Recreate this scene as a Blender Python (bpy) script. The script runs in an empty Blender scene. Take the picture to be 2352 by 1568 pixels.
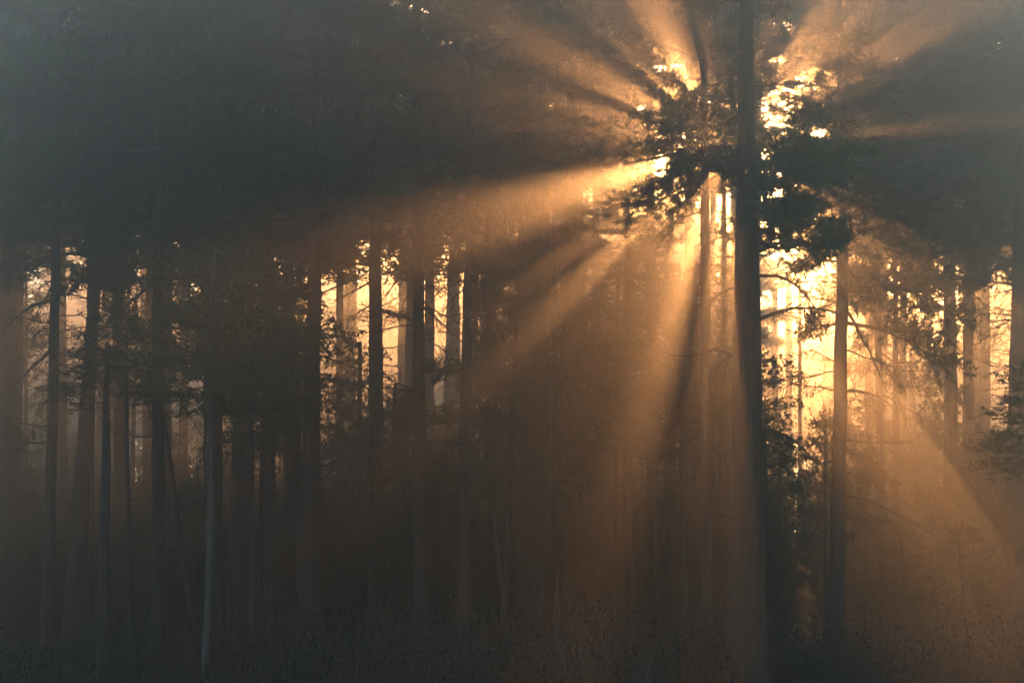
import bpy, math, random
import numpy as np
R = math.radians
sc = bpy.context.scene
C = sc.collection

# ------------------------------------------------------------------ camera
F = 5553.0                    # focal length in pixels of a 2352 px wide frame (85 mm)
PITCH = R(6.0)
CAM = np.array([0.0, 0.0, 1.7])
cam = bpy.data.cameras.new('camera'); cam.lens = 85; cam.sensor_width = 36
cam.clip_end = 2000
camo = bpy.data.objects.new('camera', cam); C.objects.link(camo)
camo.location = CAM; camo.rotation_euler = (R(90) + PITCH, 0, 0)
sc.camera = camo

def ray(x, y):
    u = (x - 1176) / F; v = (784 - y) / F
    return np.array([u, math.cos(PITCH) - v * math.sin(PITCH), math.sin(PITCH) + v * math.cos(PITCH)])
def at(x, y, d):              # the point seen at pixel x, y (2352 x 1568) at distance d ahead
    r = ray(x, y)
    return CAM + r * (d / r[1])

# ------------------------------------------------------------------ sun, sky, exposure
SUN_PX = (1658, 335)
sd = ray(*SUN_PX); sd = sd / np.linalg.norm(sd)
ELEV = math.asin(sd[2]); AZ = math.atan2(sd[0], sd[1])      # azimuth from +Y towards +X
w = bpy.data.worlds.new('World'); sc.world = w; w.use_nodes = True
nt = w.node_tree; nt.nodes.clear()
sky = nt.nodes.new('ShaderNodeTexSky'); sky.sky_type = 'NISHITA'; sky.sun_disc = False
sky.sun_elevation = ELEV; sky.sun_rotation = AZ
sky.air_density = 1.0; sky.dust_density = 1.0; sky.ozone_density = 1.5
bg = nt.nodes.new('ShaderNodeBackground'); bg.inputs['Strength'].default_value = 0.15
wo = nt.nodes.new('ShaderNodeOutputWorld')
nt.links.new(sky.outputs[0], bg.inputs[0]); nt.links.new(bg.outputs[0], wo.inputs[0])
sun = bpy.data.lights.new('sun', 'SUN'); sun.energy = 5.0; sun.angle = R(0.5); sun.color = (1.0, 0.365, 0.105)
suno = bpy.data.objects.new('sun', sun); C.objects.link(suno)
suno.rotation_euler = (R(90) - ELEV, 0, -AZ + math.pi)       # lamp shines from the sun towards the camera
sc.view_settings.view_transform = 'Standard'; sc.view_settings.look = 'None'
sc.view_settings.exposure = 1.6; sc.view_settings.gamma = 1
DENS, ANISO = 0.0108, 0.925
sc.cycles.use_denoising = True
try: sc.cycles.denoiser = 'OPENIMAGEDENOISE'
except Exception: pass
sc.cycles.max_bounces = 3; sc.cycles.diffuse_bounces = 1; sc.cycles.glossy_bounces = 1
sc.cycles.transmission_bounces = 1; sc.cycles.volume_bounces = 0; sc.cycles.transparent_max_bounces = 4

# ------------------------------------------------------------------ materials
def mat(name, c1, c2, scale=8.0, rough=0.9, stretch=(1, 1, 1), bump=0.0, translucent=0.0, detail=4):
    m = bpy.data.materials.new(name); m.use_nodes = True
    n = m.node_tree.nodes; l = m.node_tree.links
    b = n['Principled BSDF']; b.inputs['Roughness'].default_value = rough
    b.inputs['Specular IOR Level'].default_value = 0.15
    tc = n.new('ShaderNodeTexCoord'); mp = n.new('ShaderNodeMapping'); mp.inputs['Scale'].default_value = stretch
    no = n.new('ShaderNodeTexNoise'); no.inputs['Scale'].default_value = scale; no.inputs['Detail'].default_value = detail
    cr = n.new('ShaderNodeValToRGB'); cr.color_ramp.elements[0].position = 0.35; cr.color_ramp.elements[1].position = 0.65
    cr.color_ramp.elements[0].color = (*c1, 1); cr.color_ramp.elements[1].color = (*c2, 1)
    l.new(tc.outputs['Object'], mp.inputs[0]); l.new(mp.outputs[0], no.inputs[0]); l.new(no.outputs[0], cr.inputs[0])
    l.new(cr.outputs[0], b.inputs['Base Color'])
    if bump:
        bp = n.new('ShaderNodeBump'); bp.inputs['Strength'].default_value = bump; bp.inputs['Distance'].default_value = 0.05
        l.new(no.outputs[0], bp.inputs['Height']); l.new(bp.outputs[0], b.inputs['Normal'])
    if translucent:
        tr = n.new('ShaderNodeBsdfTranslucent'); mx = n.new('ShaderNodeMixShader'); mx.inputs[0].default_value = translucent
        l.new(cr.outputs[0], tr.inputs[0]); l.new(b.outputs[0], mx.inputs[1]); l.new(tr.outputs[0], mx.inputs[2])
        l.new(mx.outputs[0], n['Material Output'].inputs[0])
    return m
M_BARK = mat('pine_bark', (0.018, 0.014, 0.012), (0.065, 0.048, 0.036), 6, 0.95, (3, 3, 0.7), 0.7)
M_TWIG = mat('twig_bark', (0.05, 0.04, 0.032), (0.09, 0.07, 0.055), 9)
M_NEEDLE = mat('pine_needles', (0.022, 0.042, 0.020), (0.05, 0.075, 0.032), 3, 0.7)
M_LEAF = mat('birch_leaves', (0.05, 0.065, 0.02), (0.11, 0.10, 0.03), 3, 0.6, translucent=0.3)
M_GROUND = mat('forest_floor', (0.025, 0.03, 0.015), (0.07, 0.055, 0.035), 0.8, 1.0, bump=0.5)
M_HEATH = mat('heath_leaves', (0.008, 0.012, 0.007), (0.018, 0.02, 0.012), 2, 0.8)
def birch_bark():
    m = mat('birch_bark', (0.03, 0.03, 0.03), (0.075, 0.075, 0.07), 5, 0.7, (1.2, 1.2, 3.2), 0.2)
    cr = [x for x in m.node_tree.nodes if x.type == 'VALTORGB'][0]
    cr.color_ramp.elements[0].position = 0.40; cr.color_ramp.elements[1].position = 0.48
    n = m.node_tree.nodes; l = m.node_tree.links; tc = [x for x in n if x.type == 'TEX_COORD'][0]; b = n['Principled BSDF']
    sx = n.new('ShaderNodeSeparateXYZ'); mr = n.new('ShaderNodeMapRange'); mr.inputs[1].default_value = 2.3; mr.inputs[2].default_value = 3.0
    mx = n.new('ShaderNodeMix'); mx.data_type = 'RGBA'; mx.inputs[7].default_value = (0.07, 0.055, 0.045, 1)
    l.new(tc.outputs['Object'], sx.inputs[0]); l.new(sx.outputs[2], mr.inputs[0]); l.new(mr.outputs[0], mx.inputs[0])
    l.new(cr.outputs[0], mx.inputs[6]); l.new(mx.outputs[2], b.inputs['Base Color'])
    return m
M_BIRCH = birch_bark()

# ------------------------------------------------------------------ mesh helpers (numpy)
class Buf:
    def __init__(s): s.v = []; s.t = []; s.m = []; s.n = 0
    def add(s, v, t, m):
        v = np.asarray(v, float).reshape(-1, 3); t = np.asarray(t, int).reshape(-1, 3)
        s.v.append(v); s.t.append(t + s.n); s.m.append(np.full(len(t), m, int)); s.n += len(v)
    def tube(s, P, rad, sides, m, rough=0.0, rng=None):
        P = np.asarray(P, float); k = len(P); rad = np.asarray(rad, float)
        T = np.gradient(P, axis=0); T /= np.linalg.norm(T, axis=1)[:, None] + 1e-9
        up = np.array([1.0, 0.05, 0.0]) if abs(T[0][2]) > 0.7 else np.array([0, 0, 1.0])
        A = np.cross(T, up); A /= np.linalg.norm(A, axis=1)[:, None] + 1e-9
        B = np.cross(T, A)
        th = np.arange(sides) * 2 * math.pi / sides
        rr = rad[:, None] * np.ones((k, sides))
        if rough: rr = rr * (1 + rng.normal(0, rough, (k, sides)))
        V = P[:, None] + rr[..., None] * (np.cos(th)[None, :, None] * A[:, None] + np.sin(th)[None, :, None] * B[:, None])
        i = np.arange(k - 1)[:, None] * sides; j = np.arange(sides)[None]; j2 = (j + 1) % sides
        a = i + j; b = i + j2; c = i + sides + j2; d = i + sides + j
        s.add(V, np.concatenate([np.stack([a, b, c], -1).reshape(-1, 3), np.stack([a, c, d], -1).reshape(-1, 3)]), m)
        cap = [[(k - 1) * sides, (k - 1) * sides + q, (k - 1) * sides + q + 1] for q in range(1, sides - 1)]
        s.t.append(np.array(cap, int) + s.n - k * sides); s.m.append(np.full(len(cap), m, int))
    def segs(s, A, B, ra, rb, m):          # many thin three sided sticks at once
        A = np.asarray(A, float).reshape(-1, 3); B = np.asarray(B, float).reshape(-1, 3); n = len(A)
        if not n: return
        ra = np.broadcast_to(ra, n); rb = np.broadcast_to(rb, n)
        T = B - A; T = T / (np.linalg.norm(T, axis=1)[:, None] + 1e-9)
        ref = np.where(np.abs(T[:, 2:3]) > 0.8, np.array([[1.0, 0, 0]]), np.array([[0, 0, 1.0]]))
        U = np.cross(T, ref); U /= np.linalg.norm(U, axis=1)[:, None] + 1e-9
        W = np.cross(T, U); V = np.zeros((n, 6, 3))
        for q in range(3):
            o = math.cos(q * 2.0944) * U + math.sin(q * 2.0944) * W
            V[:, q] = A + o * ra[:, None]; V[:, 3 + q] = B + o * rb[:, None]
        tri = np.array([[0, 1, 4], [0, 4, 3], [1, 2, 5], [1, 5, 4], [2, 0, 3], [2, 3, 5]])
        s.add(V, (np.arange(n)[:, None, None] * 6 + tri[None]), m)
    def tufts(s, P, D, size, rng, m, k=10, wid=0.019, spread=0.9):   # needle clusters
        P = np.asarray(P, float).reshape(-1, 3); n = len(P)
        if not n: return
        D = np.asarray(D, float).reshape(-1, 3); D = D / (np.linalg.norm(D, axis=1)[:, None] + 1e-9)
        size = np.broadcast_to(size, n)
        d = D[:, None] * 0.8 + rng.normal(0, spread * 0.62, (n, k, 3)); d /= np.linalg.norm(d, axis=2)[..., None] + 1e-9
        wid_ = wid if size.mean() > 0.16 else 0.0115
        L = size[:, None] * rng.uniform(0.6, 1.15, (n, k))
        base = P[:, None] + D[:, None] * (rng.uniform(-0.9, 0.5, (n, k)) * size[:, None])[..., None]
        tip = base + d * L[..., None]
        sv = np.cross(d, rng.normal(0, 1, (n, k, 3))); sv /= np.linalg.norm(sv, axis=2)[..., None] + 1e-9
        mid = base + d * (L * 0.45)[..., None]
        V = np.stack([base, mid + sv * wid_, tip, mid - sv * wid_], 2)
        q = np.arange(n * k)[:, None, None] * 4 + np.array([[0, 1, 2], [0, 2, 3]])[None]
        s.add(V, q, m)
    def leaves(s, P, size, rng, m):         # hanging pointed leaves
        P = np.asarray(P, float).reshape(-1, 3); n = len(P)
        if not n: return
        d = rng.normal(0, 0.5, (n, 3)); d[:, 2] -= 0.8; d /= np.linalg.norm(d, axis=1)[:, None]
        sv = np.cross(d, rng.normal(0, 1, (n, 3))); sv /= np.linalg.norm(sv, axis=1)[:, None] + 1e-9
        L = size * rng.uniform(0.7, 1.25, n)[:, None]
        V = np.stack([P, P + d * L * 0.4 + sv * L * 0.36, P + d * L, P + d * L * 0.4 - sv * L * 0.36], 1)
        s.add(V, np.arange(n)[:, None, None] * 4 + np.array([[0, 1, 2], [0, 2, 3]])[None], m)
    def mesh(s, name, mats):
        v = np.concatenate(s.v); t = np.concatenate(s.t); mi = np.concatenate(s.m)
        me = bpy.data.meshes.new(name)
        me.vertices.add(len(v)); me.vertices.foreach_set('co', v.astype(np.float32).ravel())
        me.loops.add(len(t) * 3); me.loops.foreach_set('vertex_index', t.astype(np.int32).ravel())
        me.polygons.add(len(t)); me.polygons.foreach_set('loop_start', (np.arange(len(t)) * 3).astype(np.int32))
        for q in mats: me.materials.append(q)
        me.polygons.foreach_set('material_index', mi.astype(np.int32))
        me.update(calc_edges=True)
        return me

def link(name, me, parent=None, loc=(0, 0, 0), rotz=0.0, scale=(1, 1, 1)):
    o = bpy.data.objects.new(name, me); C.objects.link(o)
    o.location = loc; o.rotation_euler = (0, 0, rotz); o.scale = scale
    if parent: o.parent = parent
    return o
def tag(o, label=None, cat=None, group=None, kind=None):
    if label: o['label'] = label
    if cat: o['category'] = cat
    if group: o['group'] = group
    if kind: o['kind'] = kind
    return o
def unit(v): return v / (np.linalg.norm(v) + 1e-9)

# ------------------------------------------------------------------ limbs
def limb_line(p0, p1, sag, rng, n=9, wob=0.04):
    p0 = np.asarray(p0, float); p1 = np.asarray(p1, float); L = np.linalg.norm(p1 - p0)
    t = np.linspace(0, 1, n)
    P = p0 + (p1 - p0) * t[:, None]
    P[:, 2] += sag * 4 * t * (1 - t)
    P[1:] += np.cumsum(rng.normal(0, wob * L / n * 1.6, (n - 1, 3)), 0)
    return P
def dress(buf, P, r0, rng, needles, m_wood, m_leaf, sub=10, tuft=0.085, start=0.25, subl=0.38, leafy=False, flat=0.35, kn=10, bare=False, tips=True):
    """side twigs and foliage along a limb"""
    n = len(P); L = np.linalg.norm(P[-1] - P[0]); A = []; B = []; RA = []; RB = []; TP = []; TD = []
    for q in range(sub):
        t = start + (1 - start) * (q + rng.uniform(0, 0.9)) / sub
        i = min(int(t * (n - 1)), n - 2); f = t * (n - 1) - i
        p = P[i] * (1 - f) + P[i + 1] * f
        ax = unit(P[i + 1] - P[i])
        side = unit(np.cross(ax, [0, 0, 1])) * (1 if q % 2 else -1)
        d = unit(ax * rng.uniform(0.5, 1.1) + side * rng.uniform(0.5, 1.0) + np.array([0, 0, rng.normal(0.12, flat)]))
        l = L * subl * (1.15 - 0.75 * t) * rng.uniform(0.7, 1.2) + 0.08
        prev = p; rs = max(r0 * 0.35 * (1.1 - t), 0.005)
        pts = [p]
        for k in range(3):
            d = unit(d + rng.normal(0, 0.16, 3) + np.array([0, 0, 0.10 if needles else -0.1]))
            pts.append(pts[-1] + d * l / 3)
        for k in range(3):
            A.append(pts[k]); B.append(pts[k + 1]); RA.append(rs * (1 - k * 0.28)); RB.append(rs * (1 - (k + 1) * 0.28))
        nt_ = max(3, int(l / 0.11))
        for k in range(nt_):
            tt = (k + rng.uniform(0, 1)) / nt_ * 2.999; i2 = int(tt); f2 = tt - i2
            b = pts[i2] * (1 - f2) + pts[i2 + 1] * f2
            dd = unit(unit(pts[i2 + 1] - pts[i2]) * 0.7 + rng.normal(0, 0.55, 3) + np.array([0, 0, 0.12 if needles else -0.35]))
            tl = rng.uniform(0.07, 0.24) * (1.4 if bare else 1)
            e = b + dd * tl
            A.append(b); B.append(e); RA.append(0.005); RB.append(0.003)
            TP.append(e); TD.append(dd)
            if leafy:
                for z in range(5): TP.append(b + dd * tl * rng.uniform(0.3, 1) + rng.normal(0, 0.03, 3)); TD.append(dd)
        TP.append(pts[-1]); TD.append(d)
    if tips: TP.append(P[-1]); TD.append(unit(P[-1] - P[-2]))
    buf.segs(A, B, np.array(RA), np.array(RB), m_wood)
    if bare: return
    if needles: buf.tufts(TP, TD, tuft * rng.uniform(0.8, 1.25, len(TP)), rng, m_leaf, k=kn)
    else: buf.leaves(TP, 0.075, rng, m_leaf)
def bough_buf(p0, p1, sag, r0, rng, foliage=None, sub=10, start=0.25, subl=0.38, tuft=0.11, wob=0.05, kn=18):
    b = Buf(); P = limb_line(p0, p1, sag, rng, wob=wob)
    b.tube(P, np.linspace(r0, max(0.006, r0 * 0.25), len(P)), 5, 0)
    dress(b, P, r0, rng, foliage == 'needles', 0, 1, sub=sub, start=start, subl=subl, tuft=tuft,
          leafy=foliage == 'leaves', bare=foliage is None, kn=kn)
    return b

def pine_crown(seed, Hc, Rc, limbs=44, sub=11, dead=10, dead_len=2.0, kn=10, low=0.62, tuft=0.09):
    """crown from its base (z=0) up, with a few dead limbs below it"""
    rng = np.random.default_rng(seed); b = Buf()
    for i in range(limbs):
        t = (i + rng.uniform(0, 1)) / limbs
        z = Hc * t
        prof = (low + (1 - low) * min(1, t / 0.35)) if t < 0.35 else 1.0 - 0.82 * ((t - 0.35) / 0.65) ** 1.3
        L = Rc * prof * rng.uniform(0.6, 1.15)
        ph = i * 2.399 + rng.uniform(-0.5, 0.5)
        el = -0.12 + 0.75 * t + rng.normal(0, 0.14)
        p0 = np.array([0, 0, z]); p1 = p0 + L * np.array([math.cos(ph) * math.cos(el), math.sin(ph) * math.cos(el), math.sin(el)])
        P = limb_line(p0, p1, rng.normal(0.05, 0.06) * L, rng, wob=0.06)
        r0 = 0.014 + 0.013 * L
        b.tube(P, np.linspace(r0, 0.007, len(P)), 4, 0)
        dress(b, P, r0, rng, True, 0, 1, sub=max(5, int(sub * L / Rc + 1)), kn=kn, tuft=tuft, start=0.38, subl=0.34, flat=0.22)
    b.tube([[0, 0, Hc * .7], [0.05, 0, Hc * .85], [0, 0, Hc]], [0.05, .03, .01], 5, 0)
    for i in range(dead):
        z = -rng.uniform(0.0, 1.0) ** 1.3 * 4.2; L = dead_len * rng.uniform(0.25, 1.1); ph = rng.uniform(0, 6.28); el = rng.normal(-0.05, 0.3)
        p0 = np.array([0, 0, z]); p1 = p0 + L * np.array([math.cos(ph) * math.cos(el), math.sin(ph) * math.cos(el), math.sin(el)])
        P = limb_line(p0, p1, rng.normal(0.06, 0.08) * L, rng, wob=0.09)
        b.tube(P, np.linspace(0.008 + 0.008 * L, 0.004, len(P)), 4, 0)
        dress(b, P, 0.02, rng, True, 0, 1, sub=int(3 + 4 * L), bare=True, start=0.3, subl=0.4)
    return b.mesh('pine_crown', [M_TWIG, M_NEEDLE])
def birch_crown(seed, Hc, Rc, limbs=42, sub=12, rise=0.7, dense=1):
    rng = np.random.default_rng(seed); b = Buf()
    for i in range(limbs):
        t = (i + rng.uniform(0, 1)) / limbs; z = Hc * t * 0.9
        prof = 0.55 + 0.45 * math.sin(math.pi * min(1, t * 1.1 + 0.1))
        L = Rc * prof * rng.uniform(0.6, 1.2); ph = i * 2.399 + rng.uniform(-0.6, 0.6); el = rise + rng.normal(0, 0.2) - 0.25
        p0 = np.array([0, 0, z]); p1 = p0 + L * np.array([math.cos(ph) * math.cos(el), math.sin(ph) * math.cos(el), math.sin(el)])
        P = limb_line(p0, p1, 0.12 * L, rng, wob=0.05)
        b.tube(P, np.linspace(0.006 + 0.009 * L, 0.004, len(P)), 4, 0)
        dress(b, P, 0.015, rng, False, 0, 1, sub=max(4, int(sub * dense * L / Rc)), leafy=True, start=0.15, subl=0.42, flat=0.5)
    return b.mesh('birch_crown', [M_TWIG, M_LEAF])
def young_pine_crown(seed, Hc, Rc, tuft=0.08, whorls=None):
    """narrow young pine: whorls with clear gaps between them, pointed leader"""
    rng = np.random.default_rng(seed); b = Buf(); whorls = whorls or max(4, int(Hc / 0.42))
    for i in range(whorls):
        t = i / whorls; z = Hc * (0.02 + 0.9 * t)
        for j in range(5):
            ph = j * 1.257 + i * 0.7 + rng.uniform(-0.3, 0.3); L = (Rc * (1 - t) ** 0.8 + 0.10) * rng.uniform(0.65, 1.15); el = 0.1 + 0.65 * t + rng.normal(0, 0.1)
            p0 = np.array([0, 0, z]); p1 = p0 + L * np.array([math.cos(ph) * math.cos(el), math.sin(ph) * math.cos(el), math.sin(el)])
            P = limb_line(p0, p1, -0.08 * L, rng, n=6)
            b.tube(P, np.linspace(0.010, 0.004, len(P)), 4, 0)
            dress(b, P, 0.01, rng, True, 0, 1, sub=int(4 + 5 * L), tuft=tuft, start=0.3, subl=0.35, kn=9)
    b.tube([[0, 0, 0], [0, 0, Hc * .6], [0, 0, Hc]], [0.02, .013, .006], 5, 0)
    zz = np.linspace(Hc * 0.9, Hc, 5); b.tufts([[0, 0, q] for q in zz], [[0, 0, 1]] * 5, 0.08, rng, 1)
    return b.mesh('young_pine_crown', [M_TWIG, M_NEEDLE])

_var = {}
def variant(kind, k):
    key = (kind, k)
    if key not in _var:
        if kind == 'pine': _var[key] = pine_crown(100 + k, 9.0, [2.6, 2.3, 2.9, 2.4, 2.7, 2.2][k % 6], limbs=[58, 50, 62, 54, 60, 52][k % 6], sub=26, kn=21, tuft=0.13)
        if kind == 'far': _var[key] = pine_crown(200 + k, 8.0, 2.4, limbs=60, sub=11, kn=8, tuft=0.25, dead=6)
        if kind == 'birch': _var[key] = birch_crown(300 + k, 5.0, 1.7)
        if kind == 'young': _var[key] = young_pine_crown(400 + k, 3.0, 0.9)
    return _var[key]

def trunk_mesh(P, rad, seed, bark, sides=14, stubs=8):
    rng = np.random.default_rng(seed); b = Buf()
    b.tube(P, rad, sides, 0, rough=0.035, rng=rng)
    H = P[-1][2]
    for i in range(stubs):                     # short broken-off snags
        t = rng.uniform(0.15, 0.6); k = int(t * (len(P) - 1)); ph = rng.uniform(0, 6.28); l = rng.uniform(0.08, 0.3)
        d = np.array([math.cos(ph), math.sin(ph), rng.normal(0, .3)])
        b.segs([P[k]], [P[k] + d * (rad[k] + l)], 0.014, 0.006, 0)
    return b.mesh('trunk', [bark])

SEED = [1]
def tree(label, xb, xt, wb, wt, d, H, base_y=None, base=None, crown=('pine', 0), crad=1.0, name='pine_tree', cat='pine tree',
         bark=None, group=None, wob=0.0, yb=1300, yt=650, boughs=(), stubs=8, bow=0.0, clen=None):
    """a tree whose trunk runs through pixel (xb, yb) and (xt, yt), wb / wt pixels wide there, d metres off"""
    SEED[0] += 1; rng = np.random.default_rng(SEED[0])
    A = at(xb, yb, d); B = at(xt, yt, d)
    s = (B - A) / (B[2] - A[2]); g0 = A - s * A[2]; g0[2] = 0; gz = float(0.02 * max(0, d - 115))
    def axis(z):
        p = g0 + s * z; p = np.array(p, float); t = z / H
        p[0] += wob * math.sin(t * 9 + SEED[0]) + bow * math.sin(math.pi * min(1, t)); p[2] = z
        return p
    root = bpy.data.objects.new(name, None); C.objects.link(root); root.location = g0 + np.array([0, 0, gz]); root.empty_display_size = 0.3
    tag(root, label, cat, group)
    ra = wb * d / F / 2; rb = wt * d / F / 2; k = (rb - ra) / (B[2] - A[2])
    n = max(12, int(H / 0.45)); Z = np.linspace(-0.15, H, n)
    rad = np.clip(ra + k * (Z - A[2]), 0.02, None)
    r_hi = max(rb, 0.03)
    rad = np.where(Z > B[2], np.minimum(rad, r_hi * np.clip((H - Z) / (H - B[2] + 1e-6), 0.06, 1) ** 0.7), rad)
    rad = rad * (1 + 0.25 * np.exp(-np.clip(Z, 0, None) / 0.35))
    P = np.array([axis(z) - g0 for z in Z]) + np.concatenate([rng.normal(0, 0.006, (n, 2)), np.zeros((n, 1))], 1)
    link('trunk', trunk_mesh(P, rad, SEED[0], bark or M_BARK, stubs=stubs), root)
    if crown:
        zb = base if base is not None else at(xt, base_y, d)[2]
        kind, v = crown; me = variant(kind, v) if isinstance(v, int) else v
        c = axis(zb) - g0
        hc = {'pine': 9.0, 'far': 8.0, 'birch': 5.0, 'young': 3.0}[kind] if isinstance(v, int) else (clen or 1)
        sz = (H - zb) / hc
        link('crown', me, root, c, rng.uniform(0, 6.28), (crad, crad, sz))
    extra = []
    if crown and crown[0] == 'pine' and 36 < d < 80 and base is None:
        for q in range(rng.integers(2, 6)):
            y0 = base_y + 220 * rng.uniform(0, 1) ** 1.6; sg = rng.choice([-1, 1]); ln = rng.uniform(40, 150) * 45 / d
            extra.append((xt, y0, xt + sg * ln, y0 + rng.uniform(-25, 45), dict(r=.018, sag=.1, fol='needles', dd=rng.uniform(-1.5, 1.5), sub=14, tuft=.1, kn=12, wob=.07, start=.35)))
    if crown and crown[0] == 'pine' and 36 < d < 62 and base is None:
        for q in range(rng.integers(4, 9)):
            y0 = rng.uniform(560, 980); sg = rng.choice([-1, 1]); ln = rng.uniform(40, 180) * 45 / d
            extra.append((xt, y0, xt + sg * ln, y0 + rng.uniform(-50, 70), dict(r=.016, sag=rng.uniform(-.08, .12), dd=rng.uniform(-1, 1), sub=11, wob=.12, start=.2, subl=.5)))
    for bo in list(boughs) + extra:
        x0, y0, x1, y1 = bo[:4]; o = dict(r=0.03, sag=0.0, fol=None, dd=0.0, sub=10, start=0.25, subl=0.38, tuft=0.11, wob=0.05, kn=18); o.update(bo[4] if len(bo) > 4 else {})
        q0 = at(x0, y0, d); q0 = axis(q0[2]) ; q1 = at(x1, y1, d + o['dd']) if not o['dd'] else at(x1, y1, d) + np.array([0, o['dd'], 0])
        bb = bough_buf(q0 - g0, q1 - g0, o['sag'], o['r'], rng, o['fol'], o['sub'], o['start'], o['subl'], o['tuft'], o['wob'], o['kn'])
        link('branch', bb.mesh('branch', [M_TWIG, M_LEAF if o['fol'] == 'leaves' else M_NEEDLE]), root)
    return root
# ------------------------------------------------------------------ ground and haze
def ground_h(x, y): return 0.02 * np.clip(y - 115, 0, 200) + 0.12 * np.sin(x * 0.21 + 1) * np.cos(y * 0.17) + 0.07 * np.sin(x * 0.9 + y * 0.6) - 0.12
def ground():
    nx, ny = 131, 171
    X = np.linspace(-130, 130, nx); Y = np.linspace(-40, 300, ny); gx, gy = np.meshgrid(X, Y)
    V = np.stack([gx, gy, ground_h(gx, gy)], -1).reshape(-1, 3)
    i = (np.arange(ny - 1)[:, None] * nx + np.arange(nx - 1)[None]).ravel()
    b = Buf(); b.add(V, np.concatenate([np.stack([i, i + 1, i + nx + 1], -1), np.stack([i, i + nx + 1, i + nx], -1)]), 0)
    tag(link('ground', b.mesh('ground', [M_GROUND])), kind='structure')
ground()
def heath():
    rng = np.random.default_rng(9); b = Buf(); n = 7000
    y = 27 + 65 * rng.uniform(0, 1, n) ** 1.3; x = rng.uniform(-0.235, 0.235, n) * y
    z = ground_h(x, y); h = rng.uniform(0.15, 0.55, n) * (1 + 0.6 * np.sin(x * 0.8) * np.sin(y * 0.5))
    A = np.stack([x, y, z], -1); d = rng.normal(0, 0.12, (n, 3)); d[:, 2] = h; B = A + d
    b.segs(A, B, 0.008, 0.004, 0)
    for q in range(5):
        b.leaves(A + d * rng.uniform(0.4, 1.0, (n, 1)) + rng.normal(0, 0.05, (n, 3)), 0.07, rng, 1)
    # scrub: thickets of bilberry, heather and low willow, taller in places
    nb = 720; by = rng.uniform(23, 52, nb); bx = rng.uniform(-0.24, 0.24, nb) * by
    bh = rng.uniform(0.5, 1.25, nb) * (1 + 0.45 * np.sin(bx * 0.9 + by * 0.3)); br = rng.uniform(0.4, 0.9, nb)
    ns = 34; X = np.repeat(bx, ns); Y = np.repeat(by, ns); H_ = np.repeat(bh, ns); R_ = np.repeat(br, ns); m_ = nb * ns
    a = rng.uniform(0, 6.28, m_); rr = R_ * np.sqrt(rng.uniform(0, 1, m_)); hh = H_ * (1.1 - 0.55 * (rr / R_) ** 2) * rng.uniform(0.65, 1.2, m_)
    A = np.stack([X + rr * 0.5 * np.cos(a), Y + rr * 0.5 * np.sin(a), ground_h(X, Y)], -1)
    d = np.stack([rr * 0.55 * np.cos(a), rr * 0.55 * np.sin(a), hh], -1) + rng.normal(0, 0.05, (m_, 3)); M = A + d * 0.5 + rng.normal(0, 0.03, (m_, 3))
    b.segs(A, M, 0.007, 0.005, 0); b.segs(M, A + d, 0.005, 0.003, 0)
    for q in range(15):
        t = rng.uniform(0.25, 1.03, (m_, 1)) ** 0.8
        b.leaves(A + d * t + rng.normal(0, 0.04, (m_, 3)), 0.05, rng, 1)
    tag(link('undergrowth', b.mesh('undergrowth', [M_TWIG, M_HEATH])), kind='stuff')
heath()
TOP = 30.0
def haze():
    m = bpy.data.materials.new('haze'); m.use_nodes = True; n = m.node_tree.nodes; l = m.node_tree.links; n.clear()
    v = n.new('ShaderNodeVolumePrincipled'); o = n.new('ShaderNodeOutputMaterial')
    v.inputs['Color'].default_value = (0.89, 0.98, 0.94, 1); v.inputs['Density'].default_value = DENS; v.inputs['Anisotropy'].default_value = ANISO
    l.new(v.outputs[0], o.inputs['Volume'])
    import bmesh
    bm = bmesh.new(); bmesh.ops.create_cube(bm, size=1.0); me = bpy.data.meshes.new('haze'); bm.to_mesh(me); me.materials.append(m)
    o = link('haze', me, None, (0, 135, (TOP - 1.6) / 2)); o.scale = (280, 370, TOP + 1.6)
    tag(o, kind='stuff')
haze()

# ------------------------------------------------------------------ the trees one can pick out, left to right
B_ = lambda x0, y0, x1, y1, **k: (x0, y0, x1, y1, k)
rs = random.Random(3)
def pads(x, ya, yb_, n, left, right, side='both'):
    out = []
    for i in range(n):
        y = ya + (yb_ - ya) * (i + rs.random()) / n; sg = (-1 if i % 2 else 1) if side == 'both' else (1 if side == 'right' else -1)
        t = (y - ya) / (yb_ - ya); L = (left if sg < 0 else right) * rs.uniform(.4, 1.2)
        out.append(B_(x, y, x + sg * L, y + rs.uniform(-30, 15), r=.022, sag=.06, fol='needles', dd=rs.uniform(-1.6, 1.6), sub=17, tuft=.125, kn=20, start=.2, subl=.36))
    return out
PADS28 = pads(1620, 230, 430, 8, 105, 80); PADS31 = pads(1935, 360, 610, 8, 150, 170); PADS29 = pads(1720, 330, 570, 5, 60, 190, 'right')
tree('wide faded pine trunk cut by the left edge of the photo', 16, 12, 60, 54, 60, 17, base_y=530, crown=('pine', 1))
tree('straight slim pine leftmost of the whole trunks, dead limbs drooping left', 112, 127, 29, 22, 46, 16.5, base_y=540, crown=('pine', 0), boughs=[
    B_(120, 690, 10, 760, r=.045, sag=.12), B_(120, 795, 20, 890, r=.035, sag=-.05), B_(120, 650, 60, 750, r=.02), B_(128, 600, 40, 640, r=.03, sag=.2), B_(118, 1010, 5, 985, r=.03, fol='needles', sag=-.1, sub=8)])
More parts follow.
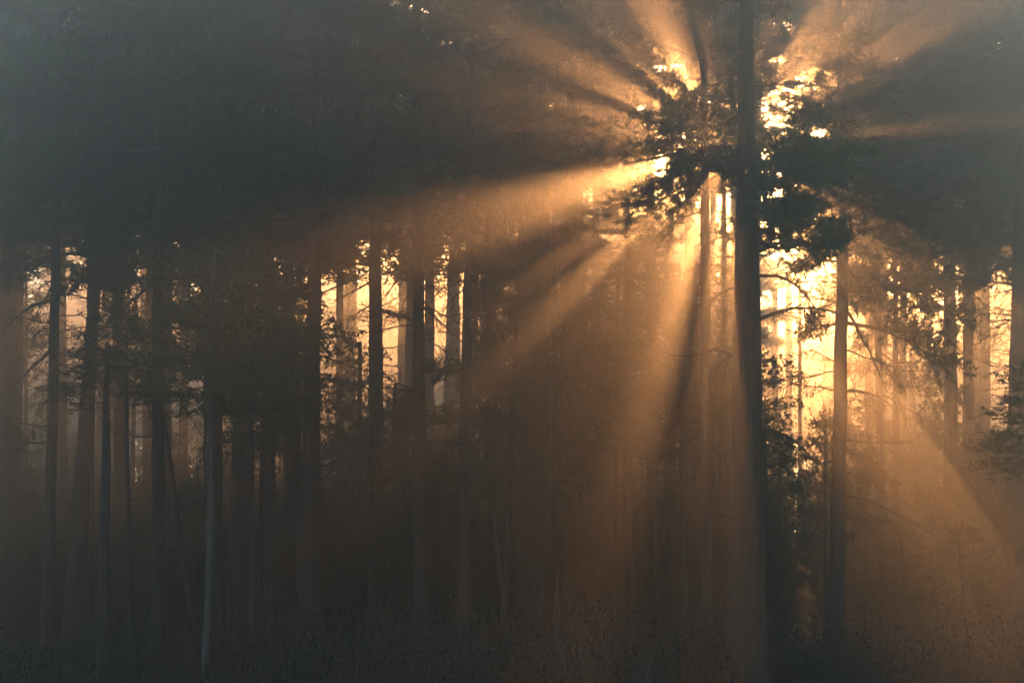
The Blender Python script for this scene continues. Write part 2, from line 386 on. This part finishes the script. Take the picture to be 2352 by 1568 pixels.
tree('pine leaning gently right behind the bushy young pine at left', 176, 219, 44, 27, 52, 17, base_y=500, crown=('pine', 2), boughs=[
    B_(212, 590, 60, 640, r=.06, sag=.25), B_(222, 590, 330, 570, r=.05, sag=.1, fol='needles'), B_(222, 700, 290, 735, r=.03)])
tree('far hazy trunk just right of the gently leaning pine', 236, 245, 46, 24, 82, 17, base_y=470, crown=('pine', 3))
tree('bushy young pine with a rounded dense crown at left', 240, 244, 26, 18, 40, 5.9, base_y=930, crown=('young', 0), crad=1.25, name='young_pine', cat='young pine', yt=950)
tree('very thin straight stem between two thicker pines at left', 297, 292, 11, 9, 44, 7, base_y=900, crown=('young', 1), crad=.7, name='young_pine', cat='young pine', yt=900)
tree('dark pine trunk with broad lower boughs, third thick trunk from the left', 363, 364, 32, 26, 43, 16.5, base_y=660, crown=('pine', 4), boughs=[
    B_(352, 640, 200, 790, r=.035, fol='needles', sag=.1, sub=14), B_(372, 560, 480, 610, r=.03, fol='needles'), B_(355, 555, 230, 590, r=.045, sag=.12, fol='needles'),
    B_(372, 870, 470, 1000, r=.025, sag=.1), B_(372, 700, 470, 760, r=.025, fol='needles', sub=12)])
tree('wide hazy trunk half hidden behind the third thick trunk', 342, 352, 38, 34, 66, 17, base_y=500, crown=('pine', 5))
tree('slim bent bare stem leaning left out of the undergrowth', 424, 378, 12, 8, 42, 5.2, base_y=900, crown=('birch', 0), crad=.5, name='birch_sapling', cat='birch sapling', yt=960)
tree('slender birch with a peeling white lower trunk', 478, 492, 15, 11, 36, 7.0, base_y=960, crown=('birch', 1), crad=1.0, name='birch_tree', cat='birch', bark=M_BIRCH, bow=.0, wob=.015)
tree('dark pine trunk rising behind the white birch', 492, 493, 40, 34, 50, 17, base_y=610, crown=('pine', 1), boughs=[B_(500, 760, 600, 800, r=.03, fol='needles'), B_(485, 700, 400, 720, r=.03, fol='needles')])
tree('broad hazy pine trunk right of the white birch', 548, 566, 54, 36, 58, 17, base_y=640, crown=('pine', 2))
tree('thin dark pole right in front of the broad hazy trunk', 579, 577, 13, 10, 41, 7.5, base_y=1000, crown=('birch', 2), crad=.8, name='birch_tree', cat='birch')
tree('thin leafy pole just left of a pair of medium pines', 627, 626, 11, 9, 48, 9, base_y=1060, crown=('birch', 3), crad=1.0, name='birch_tree', cat='birch')
tree('slim pine leaning left beside a thicker straight pine', 694, 665, 24, 19, 52, 16, base_y=600, crown=('pine', 3), boughs=[B_(668, 720, 590, 740, r=.03, fol='needles'), B_(668, 800, 600, 830, r=.02)])
tree('thick pine with an orange lit right side left of centre', 710, 722, 48, 32, 47, 17, base_y=610, crown=('pine', 4), boughs=[
    B_(732, 590, 850, 640, r=.035, sag=.1), B_(730, 680, 830, 640, r=.02), B_(732, 760, 830, 790, r=.02), B_(715, 720, 640, 700, r=.02, fol='needles')])
tree('far faint trunk between two thick pines left of centre', 797, 805, 38, 30, 85, 17, base_y=510, crown=('pine', 0))
tree('thin birch stem in shade left of the centre pines', 828, 826, 12, 9, 60, 8, base_y=1150, crown=('birch', 1), crad=.9, name='birch_tree', cat='birch')
tree('thick pine washed with orange light and one bent dead limb', 866, 862, 40, 30, 54, 17, base_y=470, crown=('pine', 5), boughs=[
    B_(876, 955, 938, 1010, r=.035, sag=.28, wob=.02), B_(876, 1040, 935, 1030, r=.03), B_(850, 1010, 810, 1000, r=.02), B_(880, 720, 930, 715, r=.02, sag=.02), B_(852, 640, 770, 690, r=.03)])
tree('hazy trunk showing just left of the dark centre pine', 936, 948, 38, 26, 68, 17, base_y=480, crown=('pine', 2))
tree('straight dark pine with brittle dead twigs left of centre', 965, 961, 32, 26, 41, 16.5, base_y=480, crown=('pine', 3), boughs=[
    B_(975, 600, 1060, 605, r=.035, sag=.06), B_(972, 672, 1008, 645, r=.03), B_(975, 680, 1060, 790, r=.025), B_(972, 1140, 1008, 1136, r=.02), B_(950, 740, 880, 715, r=.02), B_(950, 900, 880, 890, r=.02), B_(972, 650, 1040, 680, r=.02)])
tree('faint pale trunk in the bright gap right of the dark centre pine', 1017, 1037, 26, 18, 80, 17, base_y=500, crown=('pine', 4))
tree('dark pine with a side stem and flat needled boughs at centre', 1064, 1075, 32, 21, 38, 16, base_y=480, crown=('pine', 0), boughs=[
    B_(1070, 850, 985, 848, r=.03, fol='needles', sag=-.03, subl=.25), B_(1080, 875, 1180, 900, r=.025, fol='needles'), B_(1082, 800, 1110, 640, r=.04, sag=-.05, subl=.3, sub=8), B_(1065, 970, 1005, 968, r=.025, fol='needles', subl=.25),
    B_(1078, 970, 1180, 990, r=.025, fol='needles'), B_(1078, 1060, 1135, 1110, r=.02), B_(1078, 1100, 1130, 1130, r=.02, fol='needles'), B_(1080, 720, 1150, 690, r=.025, fol='needles'), B_(1078, 905, 1150, 945, r=.02), B_(1070, 640, 1020, 660, r=.02)])
tree('far dim trunk low between the centre pines', 1110, 1112, 26, 22, 90, 16, base_y=600, crown=('pine', 1))
tree('thin leaning dark young pine right of the centre pine with side stem', 1162, 1190, 15, 11, 39, 9.5, base_y=1090, crown=('young', 2), crad=1.05, name='young_pine', cat='young pine', boughs=[
    B_(1188, 700, 1120, 690, r=.02, fol='needles'), B_(1186, 820, 1110, 805, r=.02, fol='needles'), B_(1186, 900, 1100, 870, r=.02, fol='needles'), B_(1184, 650, 1110, 625, r=.02, fol='needles'), B_(1180, 960, 1110, 960, r=.02, fol='needles')])
tree('thin bent bare sapling beside the leaning young pine', 1148, 1120, 10, 7, 37, 4.2, base_y=1180, crown=('birch', 2), crad=.35, name='birch_sapling', cat='birch sapling', yt=1050)
tree('thickest hazy trunk right of centre, in deep shade', 1221, 1232, 74, 60, 46, 17, base_y=500, crown=('pine', 5), crad=.7)
tree('thin dark leafy pole before the twin thick hazy trunks', 1277, 1273, 13, 9, 42, 8.5, base_y=1050, crown=('birch', 0), crad=.55, name='birch_tree', cat='birch')
tree('thick hazy trunk crossed by a slanting sunbeam', 1312, 1316, 72, 54, 52, 17, base_y=250, crown=('pine', 2), crad=.7, boughs=[B_(1330, 700, 1250, 690, r=.03)])
tree('slim pine with level dead limbs left of the sunburst', 1443, 1443, 24, 15, 48, 9.8, base_y=640, crown=('pine', 1), crad=.55, boughs=[
    B_(1438, 745, 1290, 700, r=.035, sag=.08), B_(1438, 770, 1310, 765, r=.03), B_(1436, 972, 1350, 968, r=.03, sag=.05), B_(1436, 1025, 1350, 1030, r=.03), B_(1438, 1112, 1352, 1110, r=.03),
    B_(1450, 700, 1540, 690, r=.02), B_(1450, 765, 1600, 775, r=.025, sag=-.12), B_(1438, 860, 1350, 850, r=.02), B_(1438, 975, 1365, 1015, r=.02)])
tree('forked shaded birch under the sunlit gap', 1506, 1490, 13, 9, 47, 8.2, base_y=1060, crown=('birch', 1), crad=1.1, name='birch_tree', cat='birch', boughs=[B_(1505, 1080, 1470, 960, r=.03), B_(1505, 1060, 1560, 950, r=.03)])
tree('leafy birch just left of the slim dark pine by the sun', 1570, 1560, 13, 9, 43, 7.6, base_y=1080, crown=('birch', 3), crad=1.15, name='birch_tree', cat='birch')
tree('slim dark pine straight below the hidden sun', 1622, 1620, 28, 24, 40, 14.2, base_y=455, crown=('pine', 3), crad=.52, boughs=[
    B_(1612, 360, 1450, 375, r=.04, fol='needles', sag=.05, sub=12), B_(1612, 440, 1440, 500, r=.03, fol='needles', sag=.1), B_(1612, 600, 1530, 640, r=.03, sag=-.05), B_(1632, 690, 1690, 700, r=.02, sag=.05), B_(1612, 850, 1560, 870, r=.02),
    B_(1612, 300, 1480, 300, r=.03, fol='needles', sub=12), B_(1632, 420, 1690, 380, r=.02, fol='needles'), B_(1612, 680, 1540, 660, r=.02)] + PADS28)
tree('leafy birch behind the slim pine and the thickest dark pine', 1655, 1655, 12, 9, 52, 7.4, base_y=1080, crown=('birch', 2), crad=1.1, name='birch_tree', cat='birch')
tree('thickest dark pine, its left edge washed by the sunbeam', 1716, 1714, 84, 58, 30, 19, base_y=0, crown=('pine', 0), crad=.55, wob=.01, boughs=[
    B_(1735, 640, 1880, 720, r=.028, sag=.2, wob=.06, sub=18), B_(1735, 750, 1920, 722, r=.032, sag=.13, wob=.06, sub=18), B_(1745, 985, 1850, 1035, r=.035, sag=.12, fol=None), B_(1748, 1000, 1800, 1040, r=.02, fol='needles', tuft=.05, subl=.6),
    B_(1735, 590, 1790, 560, r=.03), B_(1690, 655, 1610, 720, r=.02, sag=.1), B_(1700, 800, 1640, 850, r=.02, sag=.05), B_(1735, 520, 1900, 560, r=.04, fol='needles', sub=12), B_(1735, 430, 1900, 400, r=.04, fol='needles', sub=12)] + PADS29)
tree('low leafy birch sapling peeping right of the thickest pine', 1752, 1756, 12, 8, 36, 4.7, base_y=1080, crown=('birch', 3), crad=.35, name='birch_sapling', cat='birch sapling', yt=950)
tree('pale far trunk left of three in the bright gap', 1778, 1779, 16, 14, 120, 17, base_y=620, crown=('far', 0), group=None)
tree('pale far trunk middle of three in the bright gap', 1812, 1811, 17, 14, 115, 17, base_y=600, crown=('far', 1))
tree('thin grey trunk with curved twigs in the bright gap', 1838, 1837, 10, 8, 80, 15, base_y=500, crown=('pine', 4), crad=.8, boughs=[B_(1840, 830, 1855, 910, r=.02, sag=.1)])
tree('pale far trunk just left of the dark pine right of the sun', 1902, 1898, 22, 17, 100, 17, base_y=560, crown=('far', 2))
tree('pointed little pine just left of the dark right hand pine', 1896, 1896, 8, 5, 44, 5.2, base_y=1240, crown=('young', 3), crad=.75, name='young_pine', cat='young pine', yt=1000)
tree('straight dark pine with long dead limbs right of the sunburst', 1923, 1935, 38, 27, 38, 10.6, base_y=570, crown=('pine', 5), crad=.75, boughs=[
    B_(1922, 900, 1835, 884, r=.02), B_(1945, 905, 2040, 925, r=.03, sag=.12), B_(1945, 1008, 2110, 1002, r=.03, sag=-.05), B_(1948, 1130, 2170, 1255, r=.035, sag=.12), B_(1950, 1020, 2000, 1075, r=.02, fol='needles', subl=.6),
    B_(1950, 668, 2210, 740, r=.045, sag=.25, fol='needles', sub=26, start=.3), B_(1950, 740, 2180, 850, r=.035, sag=.2, fol='needles', sub=26, start=.3), B_(1948, 700, 2030, 880, r=.03, sag=.1), B_(1948, 600, 1990, 690, r=.025), B_(1920, 740, 1850, 760, r=.025, fol='needles'), B_(1922, 840, 1860, 800, r=.02),
    B_(1950, 1080, 2010, 1110, r=.02, fol='needles', subl=.6), B_(1950, 1180, 1990, 1200, r=.02, fol='needles', subl=.6), B_(1945, 1010, 1970, 1060, r=.02)] + PADS31)
tree('slim brown pine right of the straight dark pine', 2028, 2014, 21, 15, 50, 15.5, base_y=650, crown=('pine', 2), crad=.8, boughs=[B_(2020, 720, 2110, 640, r=.03, fol='needles'), B_(2022, 900, 2190, 990, r=.02, sub=14, fol=None)])
tree('slim straight pine with drooping feathery twigs at right', 2060, 2056, 17, 12, 55, 15, base_y=740, crown=('pine', 3), crad=.75, boughs=[
    B_(2062, 760, 2200, 930, r=.03, sag=.2, fol='needles', sub=22, start=.35), B_(2062, 800, 2180, 1010, r=.025, sag=.2, fol='needles', sub=22, start=.4), B_(2062, 900, 2100, 1040, r=.02)])
tree('pale slim trunk in the glow between two slim pines and the yellow trunk', 2136, 2132, 18, 15, 105, 17, base_y=600, crown=('far', 3))
tree('faint young pine with a thin stem in the hazy shade at right', 2142, 2143, 10, 6, 62, 6.2, base_y=1240, crown=('young', 1), crad=1.3, name='young_pine', cat='young pine', yt=1000)
tree('tall trunk glowing yellow in the haze near the right edge', 2245, 2242, 36, 28, 72, 17, base_y=600, crown=('pine', 1), boughs=[B_(2256, 800, 2330, 690, r=.03, sag=.1), B_(2232, 820, 2190, 800, r=.03, fol='needles')])
tree('wide trunk cut by the right edge of the photo', 2332, 2342, 62, 34, 50, 17, base_y=540, crown=('pine', 0), boughs=[B_(2325, 600, 2160, 650, r=.04, fol='needles', sub=26, dd=1), B_(2325, 560, 2100, 560, r=.04, fol='needles', sub=26, dd=-1), B_(2325, 520, 2080, 600, r=.04, fol='needles', sub=26)])
tree('small pine sapling alone in the dark lower right corner', 2226, 2212, 7, 5, 34, 2.75, base_y=1370, crown=('young', 2), crad=.62, name='pine_sapling', cat='pine sapling', yt=1350, yb=1500, stubs=0)
tree('dark dense young pine reaching in from the right edge', 2392, 2392, 22, 14, 32, 4.9, base_y=1080, crown=('young', 0), crad=1.15, name='young_pine', cat='young pine', yt=950)

for x, d, ty, by, k, cr, lab in [
    (1210, 50, 690, 1080, 1, .9, 'leafy birch crown dimming the thickest hazy trunk'), (1345, 54, 700, 1090, 2, 1.0, 'leafy birch right of the trunk crossed by the sunbeam'),
    (1415, 50, 650, 1060, 3, .9, 'leafy birch just left of the slim pine with level dead limbs'), (905, 56, 880, 1120, 0, .7, 'shaded birch between the orange washed pine and the dark centre pine'),
 (600, 52, 720, 1080, 2, .8, 'dense dark birch left of the slim left leaning pine'),
    (1990, 56, 900, 1180, 0, .8, 'dim leafy birch between the dark right pine and the slim brown pine'),
    (1790, 60, 1040, 1230, 1, .7, 'low orange tinted birch beside the foot of the thickest pine')]:
    tree(lab, x, x + 4, 12, 8, d, at(x, ty, d)[2], base_y=by, crown=('birch', k), crad=cr, name='birch_tree', cat='birch')

# ------------------------------------------------------------------ pines further back, closing the canopy
tree('added shorter pine whose dense crown blocks the sun, between the slim and the thickest pine', 1668, 1664, 22, 17, 58, 13.6, base_y=455, crown=('pine', 5), crad=.7, boughs=pads(1660, 290, 440, 8, 130, 90))  # pine added as a sun blocker
rb = random.Random(5); G = 'pines standing further back in the fog'
def back(n, d0, d1, H0, H1, kind, label, group, xs=None, by=None):
    for i in range(n):
        d = rb.uniform(d0, d1); x = (xs[0] + (xs[1] - xs[0]) * (i + rb.uniform(.1, .9)) / n) if xs else rb.uniform(-300, 2650)
        H = rb.uniform(H0, H1); w_ = rb.uniform(.20, .34) * F / d
        tree(label, x, x + rb.uniform(-12, 12), w_ * 1.15, w_, d, H, base=(H - rb.uniform(12, 16)) if by is None else at(x, rb.uniform(*by), d)[2], crown=(kind, rb.randrange(4)), crad=rb.uniform(1.1, 1.5), group=group)
BG = 'pines of the back rows closing the canopy'; BL = 'tall pine of the back rows whose crown closes the canopy'
def back1(x, d, H, by, k, crad, kind='pine'):
    rb.seed(int(x * 7 + d * 13)); w_ = rb.uniform(.20, .30) * F / d
    tree(BL, x, x + rb.uniform(-12, 12), w_ * 1.15, w_, d, H, base=at(x, by, d)[2], crown=(kind, k), crad=crad, group=BG)
rb.seed(11); back(28, 54, 84, 18.5, 21, 'pine', BL, BG, (-250, 1280), (480, 640))
rb.seed(12); back(12, 54, 88, 18.5, 21, 'pine', BL, BG, (1970, 2650), (430, 600))
rb.seed(18); back(4, 104, 125, 19, 20.8, 'far', BL, BG, (2050, 2550), (560, 640))
rb.seed(14); back(1, 92, 108, 19, 20.5, 'pine', BL, BG, (1950, 2550), (580, 700))
# round the sun, one by one: (x, distance, height, crown base y, crown variant, crown width)
for q in [(1310, 62, 19.5, 450, 0, 1.1), (1375, 60, 19, 330, 2, 1.1), (1440, 60, 20, 215, 3, 1.1), (1540, 66, 20.5, 80, 4, 1.2), (1500, 54, 19, 90, 5, 1.2),
          (1600, 60, 20, 150, 0, 1.2), (1700, 68, 20.8, 200, 1, 1.1), (1728, 64, 20, 165, 2, 1.1), (1640, 76, 20.8, 190, 3, 1.0), (1728, 58, 19.5, 275, 0, .55), (1575, 57, 19.5, 225, 1, .75), (1690, 64, 20, 240, 2, .6), (1500, 84, 15.2, 640, 2, .6), (1990, 64, 20, 300, 3, 1.0), (1738, 90, 20.8, 110, 4, 1.2), (1925, 56, 18.8, 120, 3, .9), (2020, 70, 20, 480, 5, 1.1),
          (1320, 102, 20, 700, 5, 1.0), (1395, 96, 20.5, 900, 0, 1.1), (1470, 100, 20, 700, 1, 1.0), (1575, 104, 19, 820, 2, 1.0), (1690, 99, 19.5, 860, 3, 1.0)]:  # last row: pines added to shade the low fog near the camera
    back1(*q)
rb.seed(16); back(9, 112, 132, 20, 20.9, 'far', 'distant pine dissolved in the bright fog behind the other trees', G, (1220, 1720))  # added below the sun to keep its low rays off the foreground fog
rb.seed(20); back(15, 145, 178, 21, 24.5, 'far', 'distant pine dissolved in the bright fog behind the other trees', G, (-100, 1250))
rb.seed(21); back(5, 145, 178, 21, 24, 'far', 'distant pine dissolved in the bright fog behind the other trees', G, (1850, 2450))
rb.seed(19); back(16, 112, 165, 14, 17, 'far', 'distant pine dissolved in the bright fog behind the other trees', G)
rb.seed(15); back(130, 180, 245, 24.5, 28, 'far', 'distant pine dissolved in the bright fog behind the other trees', G)

rb2 = random.Random(8)
for i in range(70):
    d = rb2.uniform(105, 170); x = -200 + 2750 * (i + rb2.random()) / 70; H = rb2.uniform(3.0, 9.5)
    tree('young pine of the far thicket, a dim shape low in the fog', x, x, 8, 6, d, H, base=0.3, crown=('young', rb2.randrange(4)), crad=rb2.uniform(1.8, 2.6),
         name='young_pine', cat='young pine', group='young pines of the far thicket', stubs=0)

rb3 = random.Random(21)
KINDS = [('birch', 'birch_sapling', 'birch sapling', 'leafy birch sapling of the dim understory among the trunks', 'birch saplings of the understory'),
         ('young', 'young_pine', 'young pine', 'young pine of the dim understory among the trunks', 'young pines of the understory')]
for i in range(190):
    x = -250 + 2850 * (i + rb3.random()) / 190; d = rb3.uniform(58, 95) if x < 1000 else rb3.uniform(48, 90)
    if abs(x - 1830) < 60: continue
    k = KINDS[rb3.random() < 0.4]; top = at(x, rb3.uniform(930, 1150), d)[2]
    tree(k[3], x, x + rb3.uniform(-20, 20), 9, 6, d, top, base=0.35 * rb3.random() + 0.2, crown=(k[0], rb3.randrange(4)), crad=rb3.uniform(.7, 1.1) * (1 if k[0] == 'birch' else 1.7),
         name=k[1], cat=k[2], group=k[4], stubs=0, yt=1100)

rb4 = random.Random(33)
for i, x in enumerate([60, 300, 560, 640]):
    d = rb4.uniform(58, 84); ty = rb4.uniform(540, 680) + (60 if x > 1900 else 0); k = rb4.randrange(4)
    tree('slender hazy birch with lacy foliage between the pine trunks', x, x + rb4.uniform(-15, 15), 11, 8, d, at(x, ty, d)[2], base_y=rb4.uniform(900, 1050), crown=('birch', k), crad=rb4.uniform(.8, 1.1),
         name='birch_tree', cat='birch', group='slender hazy birches between the pines', stubs=0)
